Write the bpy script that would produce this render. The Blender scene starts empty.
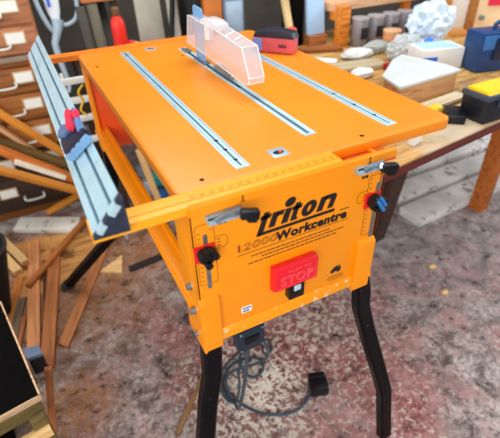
import bpy, bmesh, math, random
from mathutils import Vector, Matrix
random.seed(7)
SC = bpy.context.scene
COL = SC.collection
PI = math.pi
R = math.radians

# ------------------------------------------------------------------ materials
MATS = {}
def lin(c):
    return tuple(((x/255)/12.92 if x/255 <= .04045 else ((x/255+.055)/1.055)**2.4) for x in c)

class NT:
    def __init__(s, name):
        s.m = bpy.data.materials.new(name); s.m.use_nodes = True
        s.t = s.m.node_tree; s.n = s.t.nodes; s.l = s.t.links
        s.p = s.n['Principled BSDF']
    def node(s, kind, **kw):
        n = s.n.new(kind)
        for k, v in kw.items():
            if k.startswith('i_'):
                n.inputs[int(k[2:])].default_value = v
            else:
                setattr(n, k, v)
        return n
    def coords(s, scale=(1, 1, 1), rot=(0, 0, 0), kind='Object'):
        tc = s.node('ShaderNodeTexCoord'); mp = s.node('ShaderNodeMapping')
        mp.inputs['Scale'].default_value = scale; mp.inputs['Rotation'].default_value = rot
        s.l.new(tc.outputs[kind], mp.inputs['Vector']); return mp.outputs['Vector']
    def noise(s, vec, scale, detail=4, rough=.55, dist=0):
        n = s.node('ShaderNodeTexNoise'); n.inputs['Scale'].default_value = scale
        n.inputs['Detail'].default_value = detail; n.inputs['Roughness'].default_value = rough
        n.inputs['Distortion'].default_value = dist
        s.l.new(vec, n.inputs['Vector']); return n.outputs['Fac']
    def ramp(s, fac, stops, interp='LINEAR'):
        r = s.node('ShaderNodeValToRGB'); r.color_ramp.interpolation = interp
        e = r.color_ramp.elements
        while len(e) < len(stops): e.new(.5)
        for i, (p, c) in enumerate(stops):
            e[i].position = p; e[i].color = tuple(c)+(1,) if len(c) == 3 else c
        s.l.new(fac, r.inputs['Fac']); return r.outputs['Color']
    def mix(s, fac, a, b, mode='MIX'):
        m = s.node('ShaderNodeMix', data_type='RGBA', blend_type=mode)
        if isinstance(fac, (int, float)): m.inputs[0].default_value = fac
        else: s.l.new(fac, m.inputs[0])
        for i, v in ((6, a), (7, b)):
            if isinstance(v, tuple): m.inputs[i].default_value = v+(1,) if len(v) == 3 else v
            else: s.l.new(v, m.inputs[i])
        return m.outputs[2]
    def math(s, op, a, b=None, clamp=False):
        m = s.node('ShaderNodeMath', operation=op, use_clamp=clamp)
        for i, v in ((0, a), (1, b)):
            if v is None: continue
            if isinstance(v, (int, float)): m.inputs[i].default_value = v
            else: s.l.new(v, m.inputs[i])
        return m.outputs[0]
    def bump(s, h, strength=.3, dist=.002):
        b = s.node('ShaderNodeBump'); b.inputs['Strength'].default_value = strength
        b.inputs['Distance'].default_value = dist
        s.l.new(h, b.inputs['Height']); s.l.new(b.outputs['Normal'], s.p.inputs['Normal'])
    def color(s, c):
        if isinstance(c, tuple): s.p.inputs['Base Color'].default_value = c+(1,) if len(c) == 3 else c
        else: s.l.new(c, s.p.inputs['Base Color'])

def paint(name, rgb, rough=.45, metal=0, var=.12, scale=18, spec=.5, scratch=None):
    if name in MATS: return MATS[name]
    t = NT(name); c = lin(rgb)
    v = t.coords(); n = t.noise(v, scale, 5)
    d = tuple(x*(1-var) for x in c); b = tuple(min(1, x*(1+var)) for x in c)
    col = t.ramp(n, [(.3, d), (.7, b)])
    if scratch:
        n2 = t.noise(v, scratch[0], 6, .7)
        mk = t.ramp(n2, [(scratch[1], (0, 0, 0)), (scratch[1]+.04, (1, 1, 1))])
        col = t.mix(mk, col, lin(scratch[2]))
    t.color(col)
    t.p.inputs['Roughness'].default_value = rough; t.p.inputs['Metallic'].default_value = metal
    t.p.inputs['Specular IOR Level'].default_value = spec
    MATS[name] = t.m; return t.m

def wood(name, rgb, dark=None, rough=.65, grain=1.0, stain=None):
    """grain runs along the object's own X axis"""
    if name in MATS: return MATS[name]
    t = NT(name); c = lin(rgb); dk = lin(dark) if dark else tuple(x*.45 for x in c)
    v = t.coords((2.2, 34*grain, 34*grain))
    n = t.noise(v, 1.6, 6, .6, .6)
    v2 = t.coords((1, 6, 6)); n2 = t.noise(v2, 3, 3)
    oi = t.node('ShaderNodeObjectInfo')
    col = t.ramp(n, [(.30, tuple(x*.7 for x in dk)), (.47, c), (.72, tuple(min(1, x*1.35) for x in c))])
    col = t.mix(t.math('MULTIPLY', n2, .5), col, dk)
    hsv = t.node('ShaderNodeHueSaturation')
    t.l.new(t.math('ADD', t.math('MULTIPLY', oi.outputs['Random'], .4), .8), hsv.inputs['Value'])
    t.l.new(col, hsv.inputs['Color']); col = hsv.outputs['Color']
    if stain:
        n3 = t.noise(t.coords(), stain[0], 5, .65)
        mk = t.ramp(n3, [(stain[1], (0, 0, 0)), (stain[1]+.06, (1, 1, 1))])
        col = t.mix(mk, col, lin(stain[2]))
    t.color(col); t.p.inputs['Roughness'].default_value = rough
    t.bump(n, .15, .001)
    MATS[name] = t.m; return t.m

def clear(name, rgb, alpha=.5, rough=.25):
    if name in MATS: return MATS[name]
    t = NT(name); v = t.coords(); n = t.noise(v, 30, 3)
    c = lin(rgb)
    t.color(t.ramp(n, [(.3, tuple(x*.9 for x in c)), (.7, c)]))
    t.p.inputs['Roughness'].default_value = rough; t.p.inputs['Alpha'].default_value = alpha
    MATS[name] = t.m; return t.m

ORANGE = paint('orange_paint', (251, 150, 4), .34, var=.05, scale=6)
ORANGE_TOP = paint('orange_table_paint', (246, 144, 22), .32, var=.06, scale=5)
ORANGE_SHADED = paint('orange_shaded_paint', (238, 84, 14), .5, var=.12, scale=9)  # redder orange: shade on the inner faces put into the colour
ORANGE_WORN = paint('orange_worn_paint', (253, 156, 8), .36, var=.05, scale=6, scratch=(38, .585, (240, 214, 160)))
RULER = paint('orange_rail_paint', (255, 172, 24), .36, var=.05, scale=9)
ALU = paint('aluminium', (176, 204, 218), .34, .35, .06, 20)
ALU_PALE = paint('pale_aluminium', (190, 224, 236), .36, .25, .08, 24, scratch=(30, .62, (140, 180, 206)))
ALU_DARK = paint('groove_grey', (84, 112, 130), .5, .3)
STEEL = paint('steel', (146, 168, 186), .28, .8, .2, 40)
STEEL_DULL = paint('dull_steel', (130, 138, 142), .4, .7, .3, 50)
BLACK = paint('black_paint', (4, 6, 10), .30, spec=.16, scratch=(46, .67, (96, 122, 150)))
BLACK_PLASTIC = paint('black_plastic', (13, 15, 20), .35, var=.25, scale=60, spec=.35)
BLACK_MATTE = paint('black_matte', (7, 6, 6), .8, var=.3, scale=25, spec=.08)
NAVY = paint('navy_plastic', (16, 32, 58), .3, var=.2, scale=40)
KNOB_BLUE = paint('blue_knob_plastic', (44, 120, 190), .35, var=.2, scale=40)
BLUE_KNIFE = paint('blue_steel', (120, 176, 226), .35, .1, .15, 30)
RED = paint('red_plastic', (238, 22, 42), .38, var=.08, scale=12)
RED_PLATE = paint('red_plate', (226, 24, 34), .4)
INK = paint('black_ink', (22, 18, 26), .5, var=.1)
INK_BROWN = paint('brown_ink', (110, 48, 8), .5, var=.1)
WHITE = paint('white_plastic', (238, 240, 238), .45, var=.06, scale=14)
PAPER = paint('white_paper', (240, 240, 232), .8, var=.05, scale=9)
BLUE_INK = paint('blue_ink', (40, 90, 170), .6)
GUARD = clear('guard_plastic', (236, 234, 240), .30, .2)
GUARD_RIM = clear('guard_rim_plastic', (250, 250, 252), .62, .2)
BAG_CLEAR = clear('clear_bag', (215, 224, 226), .62, .25)
HOSE_CLEAR = clear('clear_hose', (186, 208, 222), .75, .3)
CABLE = paint('grey_cable', (58, 74, 86), .4, var=.2, scale=40)

# ------------------------------------------------------------------ mesh builder
class MB:
    def __init__(s): s.bm = bmesh.new()
    def box(s, x0, x1, y0, y1, z0, z1, bev=0, seg=2, M=None):
        r = bmesh.ops.create_cube(s.bm, size=1)
        vs = r['verts']
        for v in vs:
            v.co = Vector(((x0+x1)/2+v.co.x*(x1-x0), (y0+y1)/2+v.co.y*(y1-y0), (z0+z1)/2+v.co.z*(z1-z0)))
        if bev:
            es = list({e for v in vs for e in v.link_edges})
            rr = bmesh.ops.bevel(s.bm, geom=es, offset=bev, segments=seg, profile=.6, affect='EDGES')
            vs = list({v for f in rr['faces'] for v in f.verts} | {v for v in vs if v.is_valid})
        if M is not None:
            for v in vs: v.co = M @ v.co
        return s
    def prism(s, pts, axis, a, b, M=None, bev=0):
        """polygon of 2D points extruded along axis from a to b"""
        def P(p, t):
            return {'x': Vector((t, p[0], p[1])), 'y': Vector((p[0], t, p[1])), 'z': Vector((p[0], p[1], t))}[axis]
        A = [s.bm.verts.new(P(p, a)) for p in pts]; B = [s.bm.verts.new(P(p, b)) for p in pts]
        fs = [s.bm.faces.new(A), s.bm.faces.new(B)]
        n = len(pts)
        for i in range(n): fs.append(s.bm.faces.new((A[i], A[(i+1) % n], B[(i+1) % n], B[i])))
        bmesh.ops.recalc_face_normals(s.bm, faces=fs)
        vs = A+B
        if bev:
            es = list({e for f in (fs[0], fs[1]) for e in f.edges})
            rr = bmesh.ops.bevel(s.bm, geom=es, offset=bev, segments=2, profile=.6, affect='EDGES')
            vs = list({v for f in rr['faces'] for v in f.verts} | {v for v in vs if v.is_valid} | {v for f in fs if f.is_valid for v in f.verts})
        if M is not None:
            for v in vs: v.co = M @ v.co
        return s
    def cyl(s, p0, p1, r0, r1=None, n=20, caps=True):
        p0 = Vector(p0); p1 = Vector(p1); r1 = r0 if r1 is None else r1
        return s.loft([(p0, r0), (p1, r1)], n, caps)
    def loft(s, rings, n=20, caps=True):
        """rings of (centre, radius) along a path"""
        pts = [Vector(p) for p, _ in rings]
        prev = None; last = None; first = None
        up = None
        for i, (p, r) in enumerate(rings):
            p = Vector(p)
            if i == 0: d = pts[1]-pts[0]
            elif i == len(pts)-1: d = pts[-1]-pts[-2]
            else: d = (pts[i+1]-pts[i-1])
            if d.length < 1e-9: d = Vector((0, 0, 1))
            d.normalize()
            if up is None:
                up = d.orthogonal().normalized()
            else:
                up = up-d*up.dot(d)
                up = d.orthogonal().normalized() if up.length < 1e-6 else up.normalized()
            w = d.cross(up)
            ring = [s.bm.verts.new(p+(up*math.cos(2*PI*k/n)+w*math.sin(2*PI*k/n))*r) for k in range(n)]
            if last:
                for k in range(n): s.bm.faces.new((last[k], last[(k+1) % n], ring[(k+1) % n], ring[k]))
            else: first = ring
            last = ring
        if caps:
            s.bm.faces.new(list(reversed(first))); s.bm.faces.new(last)
        return s
    def lathe(s, prof, c=(0, 0, 0), n=28, ax='z'):
        c = Vector(c); rings = []
        d = {'x': Vector((1, 0, 0)), 'y': Vector((0, 1, 0)), 'z': Vector((0, 0, 1))}[ax]
        a = d.orthogonal().normalized(); b = d.cross(a)
        last = None
        for r, h in prof:
            ring = [s.bm.verts.new(c+d*h+(a*math.cos(2*PI*k/n)+b*math.sin(2*PI*k/n))*max(r, 1e-4)) for k in range(n)]
            if last:
                for k in range(n): s.bm.faces.new((last[k], last[(k+1) % n], ring[(k+1) % n], ring[k]))
            else: first = ring
            last = ring
        s.bm.faces.new(list(reversed(first))); s.bm.faces.new(last)
        return s
    def tube(s, pts, r, n=10, sub=6):
        return s.loft([(p, r) for p in spline(pts, sub)], n)
    def bar(s, path, w, h, side=(1, 0, 0)):
        """rectangular section swept along a polyline; w measured along `side`"""
        side = Vector(side).normalized(); last = None
        pts = [Vector(p) for p in path]
        for i, p in enumerate(pts):
            if i == 0: d = pts[1]-pts[0]
            elif i == len(pts)-1: d = pts[-1]-pts[-2]
            else: d = (pts[i+1]-pts[i]).normalized()+(pts[i]-pts[i-1]).normalized()
            d.normalize(); sd = (side-d*side.dot(d)).normalized(); nn = d.cross(sd)
            c = .18*min(w, h)
            q = []
            for a, b in ((-1, -1), (1, -1), (1, 1), (-1, 1)):
                q.append((a*w/2, b*h/2))
            ring = []
            for k, (a, b) in enumerate(q):
                sa = 1 if a > 0 else -1; sb = 1 if b > 0 else -1
                p1 = (a-sa*c, b); p2 = (a, b-sb*c)
                pr = (p2, p1) if k in (0, 2) else (p1, p2)
                for (u, v) in pr: ring.append(s.bm.verts.new(p+sd*u+nn*v))
            m = len(ring)
            if last:
                for k in range(m): s.bm.faces.new((last[k], last[(k+1) % m], ring[(k+1) % m], ring[k]))
            else: first = ring
            last = ring
        s.bm.faces.new(list(reversed(first))); s.bm.faces.new(last)
        return s
    def blob(s, c, rad, seed=0, amp=.18, sub=3, freq=3.0, flat=None):
        from mathutils import noise as mn
        r = bmesh.ops.create_icosphere(s.bm, subdivisions=sub, radius=1)
        off = Vector((seed*7.3, seed*3.1, seed*5.7)); c = Vector(c)
        for v in r['verts']:
            d = v.co.normalized(); k = 1+amp*mn.noise(d*freq+off)+amp*.6*mn.noise(d*freq*2.7+off)
            q = Vector((d.x*rad[0], d.y*rad[1], d.z*rad[2]))*k
            if flat is not None and q.z < flat: q.z = flat
            v.co = c+q
        return s
    def build(s, name, mat, parent=None, smooth=35):
        bmesh.ops.recalc_face_normals(s.bm, faces=s.bm.faces)
        me = bpy.data.meshes.new(name); s.bm.to_mesh(me); s.bm.free()
        me.materials.append(mat)
        for p in me.polygons: p.use_smooth = True
        me.set_sharp_from_angle(angle=R(smooth))
        o = bpy.data.objects.new(name, me); COL.objects.link(o)
        if parent is not None:
            o.parent = parent
            r = parent
            while r.parent: r = r.parent
            if not r.get('local'): me.transform(Matrix.Translation(-r.location))
        return o

def spline(pts, sub=6):
    P = [Vector(p) for p in pts]
    if len(P) < 3: return P
    out = []
    for i in range(len(P)-1):
        a = P[max(i-1, 0)]; b = P[i]; c = P[i+1]; d = P[min(i+2, len(P)-1)]
        for k in range(sub):
            t = k/sub
            out.append(.5*((2*b)+(c-a)*t+(2*a-5*b+4*c-d)*t*t+(3*b-a-3*c+d)*t**3))
    out.append(P[-1]); return out

def tag(o, label, cat, group=None, kind=None):
    o['label'] = label; o['category'] = cat
    if group: o['group'] = group
    if kind: o['kind'] = kind
    return o
def thing(name, label, cat, loc, group=None):
    """Empty at the base; its parts are built in world coordinates and shifted under it"""
    o = bpy.data.objects.new(name, None); COL.objects.link(o); o.location = loc
    o.empty_display_size = .05
    return tag(o, label, cat, group)
def structure(name, mb, mat):
    o = mb.build(name, mat); o['kind'] = 'structure'; return o

def frame_x(p0, p1, up=(0, 0, 1), roll=0):
    """matrix whose X axis runs from p0 to p1"""
    p0 = Vector(p0); p1 = Vector(p1); x = (p1-p0).normalized(); u = Vector(up)
    y = u.cross(x)
    if y.length < 1e-4: y = Vector((0, 1, 0))
    y.normalize(); z = x.cross(y)
    M = Matrix((x, y, z)).transposed().to_4x4(); M.translation = (p0+p1)/2
    return M @ Matrix.Rotation(roll, 4, 'X')

def plank(name, label, cat, p0, p1, w, t, mat, roll=0, group=None, taper=0, skew=0, bev=.0015, up=(0, 0, 1)):
    L = (Vector(p1)-Vector(p0)).length
    m = MB(); a = L/2
    pts = [(-a, -w/2), (a-skew, -w/2*(1-taper)), (a, w/2*(1-taper)), (-a+skew*.6, w/2)]
    m.prism(pts, 'z', -t/2, t/2, bev=bev)
    o = m.build(name, mat); o.matrix_world = frame_x(p0, p1, up, roll)
    if label: tag(o, label, cat, group)
    return o
def copy_tree(o, parent=None):
    c = o.copy(); COL.objects.link(c)
    if parent is not None: c.parent = parent
    for ch in [x for x in SC.objects if x.parent == o]: copy_tree(ch, c)
    return c

# ------------------------------------------------------------------ room
t = NT('painted_concrete')
v = t.coords()
n_big = t.noise(v, 2.3, 5, .6); n_mid = t.noise(v, 11, 8, .72, .5); n_fine = t.noise(v, 60, 6, .75); n_flake = t.noise(v, 34, 10, .8, .4)
n_hi = t.noise(v, 120, 4, .7)
base = t.ramp(n_mid, [(.34, lin((66, 50, 50))), (.46, lin((142, 126, 120))), (.56, lin((190, 180, 174))), (.68, lin((236, 230, 226)))])
base = t.mix(t.ramp(n_fine, [(.46, (0,)*3), (.60, (.7,)*3)]), base, lin((92, 70, 70)))
sep = t.node('ShaderNodeSeparateXYZ'); tc = t.node('ShaderNodeTexCoord'); t.l.new(tc.outputs['Object'], sep.inputs[0])
X, Y = sep.outputs[0], sep.outputs[1]
def blob_mask(cx, cy, r, soft=.5):
    dx = t.math('SUBTRACT', X, cx); dy = t.math('SUBTRACT', Y, cy)
    d = t.math('SQRT', t.math('ADD', t.math('MULTIPLY', dx, dx), t.math('MULTIPLY', dy, dy)))
    d = t.math('ADD', d, t.math('MULTIPLY', t.math('SUBTRACT', n_mid, .5), r*.9))
    return t.math('SUBTRACT', 1, t.math('DIVIDE', t.math('SUBTRACT', d, r*soft), r*(1-soft)), True)
# maroon floor paint left in worn patches
red_thr = t.math('ADD', n_big, t.math('MULTIPLY', blob_mask(.55, .35, .9, .2), .10))
red = t.ramp(t.math('ADD', t.math('MULTIPLY', red_thr, .55), t.math('MULTIPLY', n_mid, .45)), [(.49, (0, 0, 0)), (.57, (1, 1, 1))])
redcol = t.ramp(n_fine, [(.36, lin((84, 18, 28))), (.5, lin((150, 56, 60))), (.62, lin((208, 150, 144)))])
col = t.mix(t.math('MULTIPLY', red, .66), base, redcol)
# cream flakes left of an old coat, thick under the front of the bench
n_fl = t.noise(v, 44, 7, .68, .7)
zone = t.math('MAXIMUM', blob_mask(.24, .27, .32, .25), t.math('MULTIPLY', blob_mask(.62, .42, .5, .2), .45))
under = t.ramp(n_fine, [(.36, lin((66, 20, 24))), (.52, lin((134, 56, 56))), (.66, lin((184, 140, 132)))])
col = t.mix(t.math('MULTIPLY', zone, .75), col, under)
cream_f = t.math('ADD', n_fl, t.math('MULTIPLY', zone, .11))
cream = t.ramp(cream_f, [(.555, (0, 0, 0)), (.575, (1, 1, 1))])
col = t.mix(t.math('MULTIPLY', cream, t.math('ADD', t.math('MULTIPLY', zone, .62), t.math('MULTIPLY', t.math('SUBTRACT', n_big, .22, True), .75))), col, t.ramp(n_fine, [(.3, lin((226, 210, 182))), (.55, lin((255, 252, 238)))]))
# paler grey to the right, brown sawdust around the offcuts
col = t.mix(t.math('MULTIPLY', blob_mask(1.5, .9, .9, .3), .55), col, t.ramp(n_mid, [(.3, lin((120, 114, 116))), (.7, lin((214, 212, 214)))]))
saw = t.math('MULTIPLY', t.math('MAXIMUM', blob_mask(-.3, 1.2, .62, .45), t.math('MAXIMUM', blob_mask(-.35, .50, .20, .35), blob_mask(.05, 1.2, .35, .2))), t.ramp(n_flake, [(.36, (.25,)*3), (.6, (1,)*3)]))
col = t.mix(t.math('MULTIPLY', saw, .95), col, t.ramp(n_fine, [(.3, lin((92, 54, 22))), (.55, lin((176, 116, 60))), (.75, lin((222, 176, 112)))]))
dk = t.ramp(t.noise(v, 19, 8, .75), [(.36, (.16, .10, .11)), (.46, (1, 1, 1))])
col = t.mix(1.0, col, dk, 'MULTIPLY')
t.color(col); t.p.inputs['Roughness'].default_value = .5; t.p.inputs['Specular IOR Level'].default_value = .35
t.bump(n_flake, .25, .002)
FLOOR = t.m
structure('floor', MB().box(-2.6, 5.0, -3.0, 3.4, -.06, 0), FLOOR)
WALLM = paint('dark_wall', (70, 64, 56), .8, var=.3, scale=4)
structure('wall_back', MB().box(-2.6, 5.0, 3.0, 3.12, 0, 2.7), WALLM)

# ------------------------------------------------------------------ the saw bench
bench = thing('saw_bench', 'orange steel saw bench on black legs, with slotted table top and clear blade guard', 'saw bench', (.22, .45, 0))
def rrect(x0, x1, y0, y1, r, n=6):
    out = []
    for cx, cy, a0 in ((x1-r, y0+r, -90), (x1-r, y1-r, 0), (x0+r, y1-r, 90), (x0+r, y0+r, 180)):
        for k in range(n+1):
            a = R(a0+90*k/n); out.append((cx+r*math.cos(a), cy+r*math.sin(a)))
    return out
HT = 1.06
def table_outline(x0, x1, y0, y1, rs, n=7):
    out = []
    for (cx, cy, a0), r in zip(((x1, y0, -90), (x1, y1, 0), (x0, y1, 90), (x0, y0, 180)), rs):
        ox = cx-r if cx == x1 else cx+r; oy = cy-r if cy == y1 else cy+r
        for k in range(n+1):
            a = R(a0+90*k/n); out.append((ox+r*math.cos(a), oy+r*math.sin(a)))
    return out
tp = MB().prism(table_outline(-.006, .621, -.004, .944, (.024, .02, .012, .013)), 'z', 1.036, HT, bev=.005)
worktop = tp.build('worktop', ORANGE_TOP, bench)
mk = MB()
for x, y in ((.05, .02), (.024, .777), (.282, .755), (.395, .022)): mk.cyl((x, y, HT-.004), (x, y, HT+.0004), .0045, n=12)
mk.build('pilot_hole', BLACK_MATTE, bench)
def ring_plate(cx, cy, w, d):
    m = MB().box(cx-w/2, cx+w/2, cy-d/2, cy+d/2, HT-.003, HT+.0012, .0005)
    o = m.build('insert_plate', ALU, bench)
    MB().prism([(cx+.011*math.cos(2*PI*k/20), cy-.001+.007*math.sin(2*PI*k/20)) for k in range(20)], 'z', HT, HT+.0016).build('socket', BLACK_PLASTIC, o)
    MB().cyl((cx+.003, cy-.002, HT), (cx+.003, cy-.002, HT+.003), .0035, n=10).build('screw', ORANGE_SHADED, o)
ring_plate(.214, .042, .034, .034); ring_plate(.218, .884, .034, .03)
def track(x0, x1, y0, y1, bumps):
    c = (x0+x1)/2
    m = MB()
    for a, b in ((x0, c-.0026), (c+.0026, x1)): m.box(a, b, y0, y1, HT-.006, HT+.0018, .0006)
    m.box(x0, x1, y0-.003, y0+.004, HT-.006, HT+.0016)
    o = m.build('track', ALU_PALE, bench)
    MB().box(c-.0027, c+.0027, y0+.004, y1-.001, HT-.005, HT+.0006).build('groove', ALU_DARK, o)
    g = MB()
    for dx in (x0+.003, x1-.0045): g.box(dx, dx+.0009, y0+.004, y1, HT+.0017, HT+.0021)
    g.build('rib_line', ALU_DARK, o)
    for y in bumps: MB().box(c-.004, c+.004, y-.003, y+.003, HT+.0004, HT+.0022, .0006).build('clip', BLACK_PLASTIC, o)
track(.117, .145, .026, .885, [.055, .10, .145, .845, .865])
track(.469, .496, .036, .90, [.09, .16, .24])
# blade slot: centre track, wider gap where the blade comes up
x0, x1 = .296, .324
m = MB()
for a, b in ((x0, .3045), (.3135, x1)): m.box(a, b, .08, .835, HT-.006, HT+.0018, .0006)
m.box(x0, x1, .077, .084, HT-.006, HT+.0016)
bt = m.build('track', ALU_PALE, bench)
MB().box(.3044, .3136, .084, .40, HT-.005, HT+.0007).build('groove', ALU_DARK, bt)
MB().box(.3044, .3136, .40, .834, HT-.005, HT+.0004).build('blade_slot', BLACK_MATTE, bt)
MB().box(.299, .3215, .62, .70, HT+.0015, HT+.006, .001).build('clip', STEEL_DULL, bt)
MB().box(.299, .3215, .77, .81, HT+.0015, HT+.006, .001).build('clip', STEEL_DULL, bt)
# saw blade
m = MB(); pts = []
for k in range(48):
    for (da, rr) in ((0, .113), (.02, .121), (.075, .1135)):
        a = 2*PI*k/48+da; pts.append((.50+rr*math.cos(a), .975+rr*math.sin(a)))
m.prism(pts, 'x', .3078, .3102)
m.build('saw_blade', STEEL, bench)
# riving knife
kn = [(.632, 1.02), (.690, 1.02), (.696, 1.10), (.694, 1.206), (.686, 1.212), (.634, 1.210), (.628, 1.202), (.630, 1.10)]
MB().prism(kn, 'x', .3068, .3112, bev=.0006).build('riving_knife', BLUE_KNIFE, bench)
# guard: hollow clear shell
gp = [(.718, 1.107), (.694, 1.186), (.655, 1.187), (.603, 1.183), (.491, 1.183), (.342, 1.173), (.309, 1.110), (.312, 1.097), (.336, 1.090), (.579, 1.103)]
GX0, GX1 = .290, .329
m = MB()
m.prism(gp, 'x', GX0, GX0+.0022); m.prism(gp, 'x', GX1-.0022, GX1)
guard = m.build('blade_guard', GUARD, bench)
m = MB()
for i in range(0, 8):
    a = gp[i]; b = gp[i+1]; d = .002 if max(a[1], b[1]) > 1.1 else -.002
    m.prism([a, b, (b[0], b[1]-d), (a[0], a[1]-d)], 'x', GX0+.0022, GX1-.0022)
m.build('guard_spine', GUARD, guard)
m = MB()
for x in (GX0, GX1):
    m.loft([((x, p[0], p[1]), .0020) for p in gp[3:9]], 8)
m.loft([((GX0, p[0], p[1]), .0013) for p in gp[8:]+gp[:4]], 8)
for p in (gp[5], gp[6], gp[7]): m.loft([((GX0, p[0], p[1]), .0017), ((GX1, p[0], p[1]), .0017)], 8)
for y in (.39, .44, .49): m.loft([((GX0+.006, y, 1.1805), .0022), ((GX1-.006, y+.02, 1.1815), .0022)], 8)
m.build('guard_rim', GUARD_RIM, guard)
m = MB().prism([(.50, 1.180), (.60, 1.181), (.605, 1.190), (.585, 1.197), (.53, 1.198), (.50, 1.192)], 'x', GX0+.002, GX1+.002, bev=.003)
m.cyl((GX0+.004, .55, 1.150), (GX0+.004, .55, 1.190), .012, n=16)
m.build('guard_bracket', GUARD_RIM, guard)

# front panel
PY = -.05
def front(mb, x0, x1, z0, z1, t, bev=.0008, y=PY):
    return mb.box(x0, x1, y-t, y+.0006, z0, z1, bev)
m = MB()
m.box(-.004, .397, PY, PY+.006, .735, 1.052, .002)
m.box(-.004, .002, PY, .035, .70, 1.045, .0015)
m.box(.391, .397, PY, .035, .72, 1.045, .0015)
panel = m.build('front_panel', ORANGE, bench)
hd = MB().prism([(PY-.007, 1.0445), (PY-.007, 1.060), (PY-.004, 1.0635), (PY+.002, 1.0625), (PY+.002, 1.0405), (PY, 1.0405)], 'x', -.002, .416, bev=.0008).build('header', ORANGE, panel)
m = MB()
for x in (.09, .352): m.box(x-.001, x+.001, PY-.0078, PY-.0068, 1.049, 1.0605); m.box(x-.005, x+.004, PY-.0077, PY-.0068, 1.0475, 1.0485)
m.build('index_mark', INK, panel)
m = MB(); m.prism([(PY-.001, .759), (PY-.005, .753), (PY-.005, .730), (PY-.001, .727), (PY+.004, .727), (PY+.004, .759)], 'x', .030, .395, bev=.0006)
m.build('lower_flange', ORANGE_WORN, panel)
def boss(x0, x1, zb):
    m = MB().prism([(PY, .856), (PY-.009, .848), (PY-.009, .760), (PY-.012, .752), (PY-.012, .745), (PY-.005, .738), (PY-.007, .733), (PY-.007, zb), (.03, zb), (.03, .738), (PY+.004, .745)], 'x', x0, x1, bev=.001)
    return m.build('leg_socket', ORANGE, panel)
boss(-.006, .034, .715); boss(.354, .401, .715)
for x, y, z in ((-.006, .0, 1.03), (-.007, -.012, .86), (-.008, -.018, .80), (-.006, -.02, .735)):
    MB().lathe([(.0005, -.007), (.006, -.006), (.006, 0), (.0085, .001), (.0085, .003)], (x, y, z), 10, 'x').build('bolt', STEEL, panel)

# writing and marks on the front panel
def text(body, x, z, h, mat, name, parent, sx=1, shear=0, off=0, y=PY-.0008, depth=.0006, space=1, align='LEFT', outline=0):
    cu = bpy.data.curves.new(name, 'FONT'); cu.body = body; cu.size = h/.72; cu.shear = shear; cu.offset = off
    cu.extrude = depth/2; cu.space_character = space; cu.align_x = align
    if outline: cu.fill_mode = 'NONE'; cu.extrude = 0; cu.bevel_depth = outline; cu.bevel_resolution = 1
    cu.resolution_u = 4
    ob = bpy.data.objects.new(name, cu); COL.objects.link(ob)
    dg = bpy.context.evaluated_depsgraph_get(); dg.update()
    me = bpy.data.meshes.new_from_object(ob.evaluated_get(dg)); bpy.data.objects.remove(ob)
    me.transform(Matrix.Translation((x, y, z)) @ Matrix.Rotation(PI/2, 4, 'X') @ Matrix.Diagonal((sx, 1, 1, 1)))
    me.materials.clear(); me.materials.append(mat)
    o = bpy.data.objects.new(name, me); COL.objects.link(o); o.parent = parent
    r = parent
    while r.parent: r = r.parent
    me.transform(Matrix.Translation(-r.location))
    return o
LOGO = MB(); lx, lz, lh, lw = .1175, .9695, .030, .0298
def lp(pts, rev=False):
    LOGO.prism([(lx+(p[0]*lw+p[1]*lh*.34), lz+p[1]*lh) for p in pts], 'y', PY-.0012, PY+.0004)
def arcp(cx, cy, rx, ry, a0, a1, n=10):
    return [(cx+rx*math.cos(R(a0+(a1-a0)*k/n)), cy+ry*math.sin(R(a0+(a1-a0)*k/n))) for k in range(n+1)]
def glyph_t(o):
    lp([(o+.14, -.02), (o+.62, -.02), (o+.62, .14), (o+.50, .14), (o+.50, 1.18), (o+.14, 1.18)]); lp([(o, .74), (o+.68, .74), (o+.68, 1.0), (o, 1.0)])
# t sweeps down into the bar beneath the word
lp([(.10, -.34), (.10, -.1), (.14, 1.18), (.50, 1.18), (.50, -.10), (.3, -.38), (.16, -.38)]); lp([(0, .74), (.70, .74), (.70, 1.0), (0, 1.0)])
lp([(.10, -.38), (5.78, -.38), (5.74, -.17), (.3, -.17)])
o_ = .80
lp([(o_, 0), (o_+.42, 0), (o_+.42, 1), (o_, 1)]); lp([(o_+.3, .56), (o_+.42, .68), (o_+.78, .70), (o_+.78, 1), (o_+.5, 1), (o_+.3, .9)])
o_ = 1.68
lp([(o_, 0), (o_+.44, 0), (o_+.44, .98), (o_, .98)]); lp(arcp(o_+.16, 1.40, .36, .31, 0, 342, 19))
glyph_t(2.18)
o_ = 3.02
for a in range(0, 360, 30):
    oc = arcp(o_+.50, .5, .52, .53, a, a+31, 4); ic = arcp(o_+.50, .5, .13, .24, a, a+31, 4)
    lp(oc+ic[::-1])
o_ = 4.24
lp([(o_, 0), (o_+.44, 0), (o_+.44, 1), (o_, 1)])
lp([(o_+.3, .72), (o_+.84, .72), (o_+.84, 0), (o_+1.24, 0), (o_+1.24, .8), (o_+1.12, .97), (o_+.98, 1.02), (o_+.3, 1.02)])
LOGO.build('logo_lettering', INK, panel)
text('Workcentre', .1575, .9335, .0195, INK, 'model_lettering', panel, 1.07, .08, .0013, space=1.09)
text('2000', .0875, .936, .0160, INK_BROWN, 'number_lettering', panel, 1.55, .2, 0, outline=.00035, space=1.05)
m = MB().box(.0795, .0845, PY-.0007, PY, .936, .952); m.build('series_mark', paint('rust_ink', (170, 60, 14), .5), panel)
m = MB()
m.box(.079, .325, PY-.0006, PY, .9275, .9283)
m.box(.300, .322, PY-.0006, PY, .9545, .9562)
m.build('underline', INK, panel)
m = MB(); random.seed(3)
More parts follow.
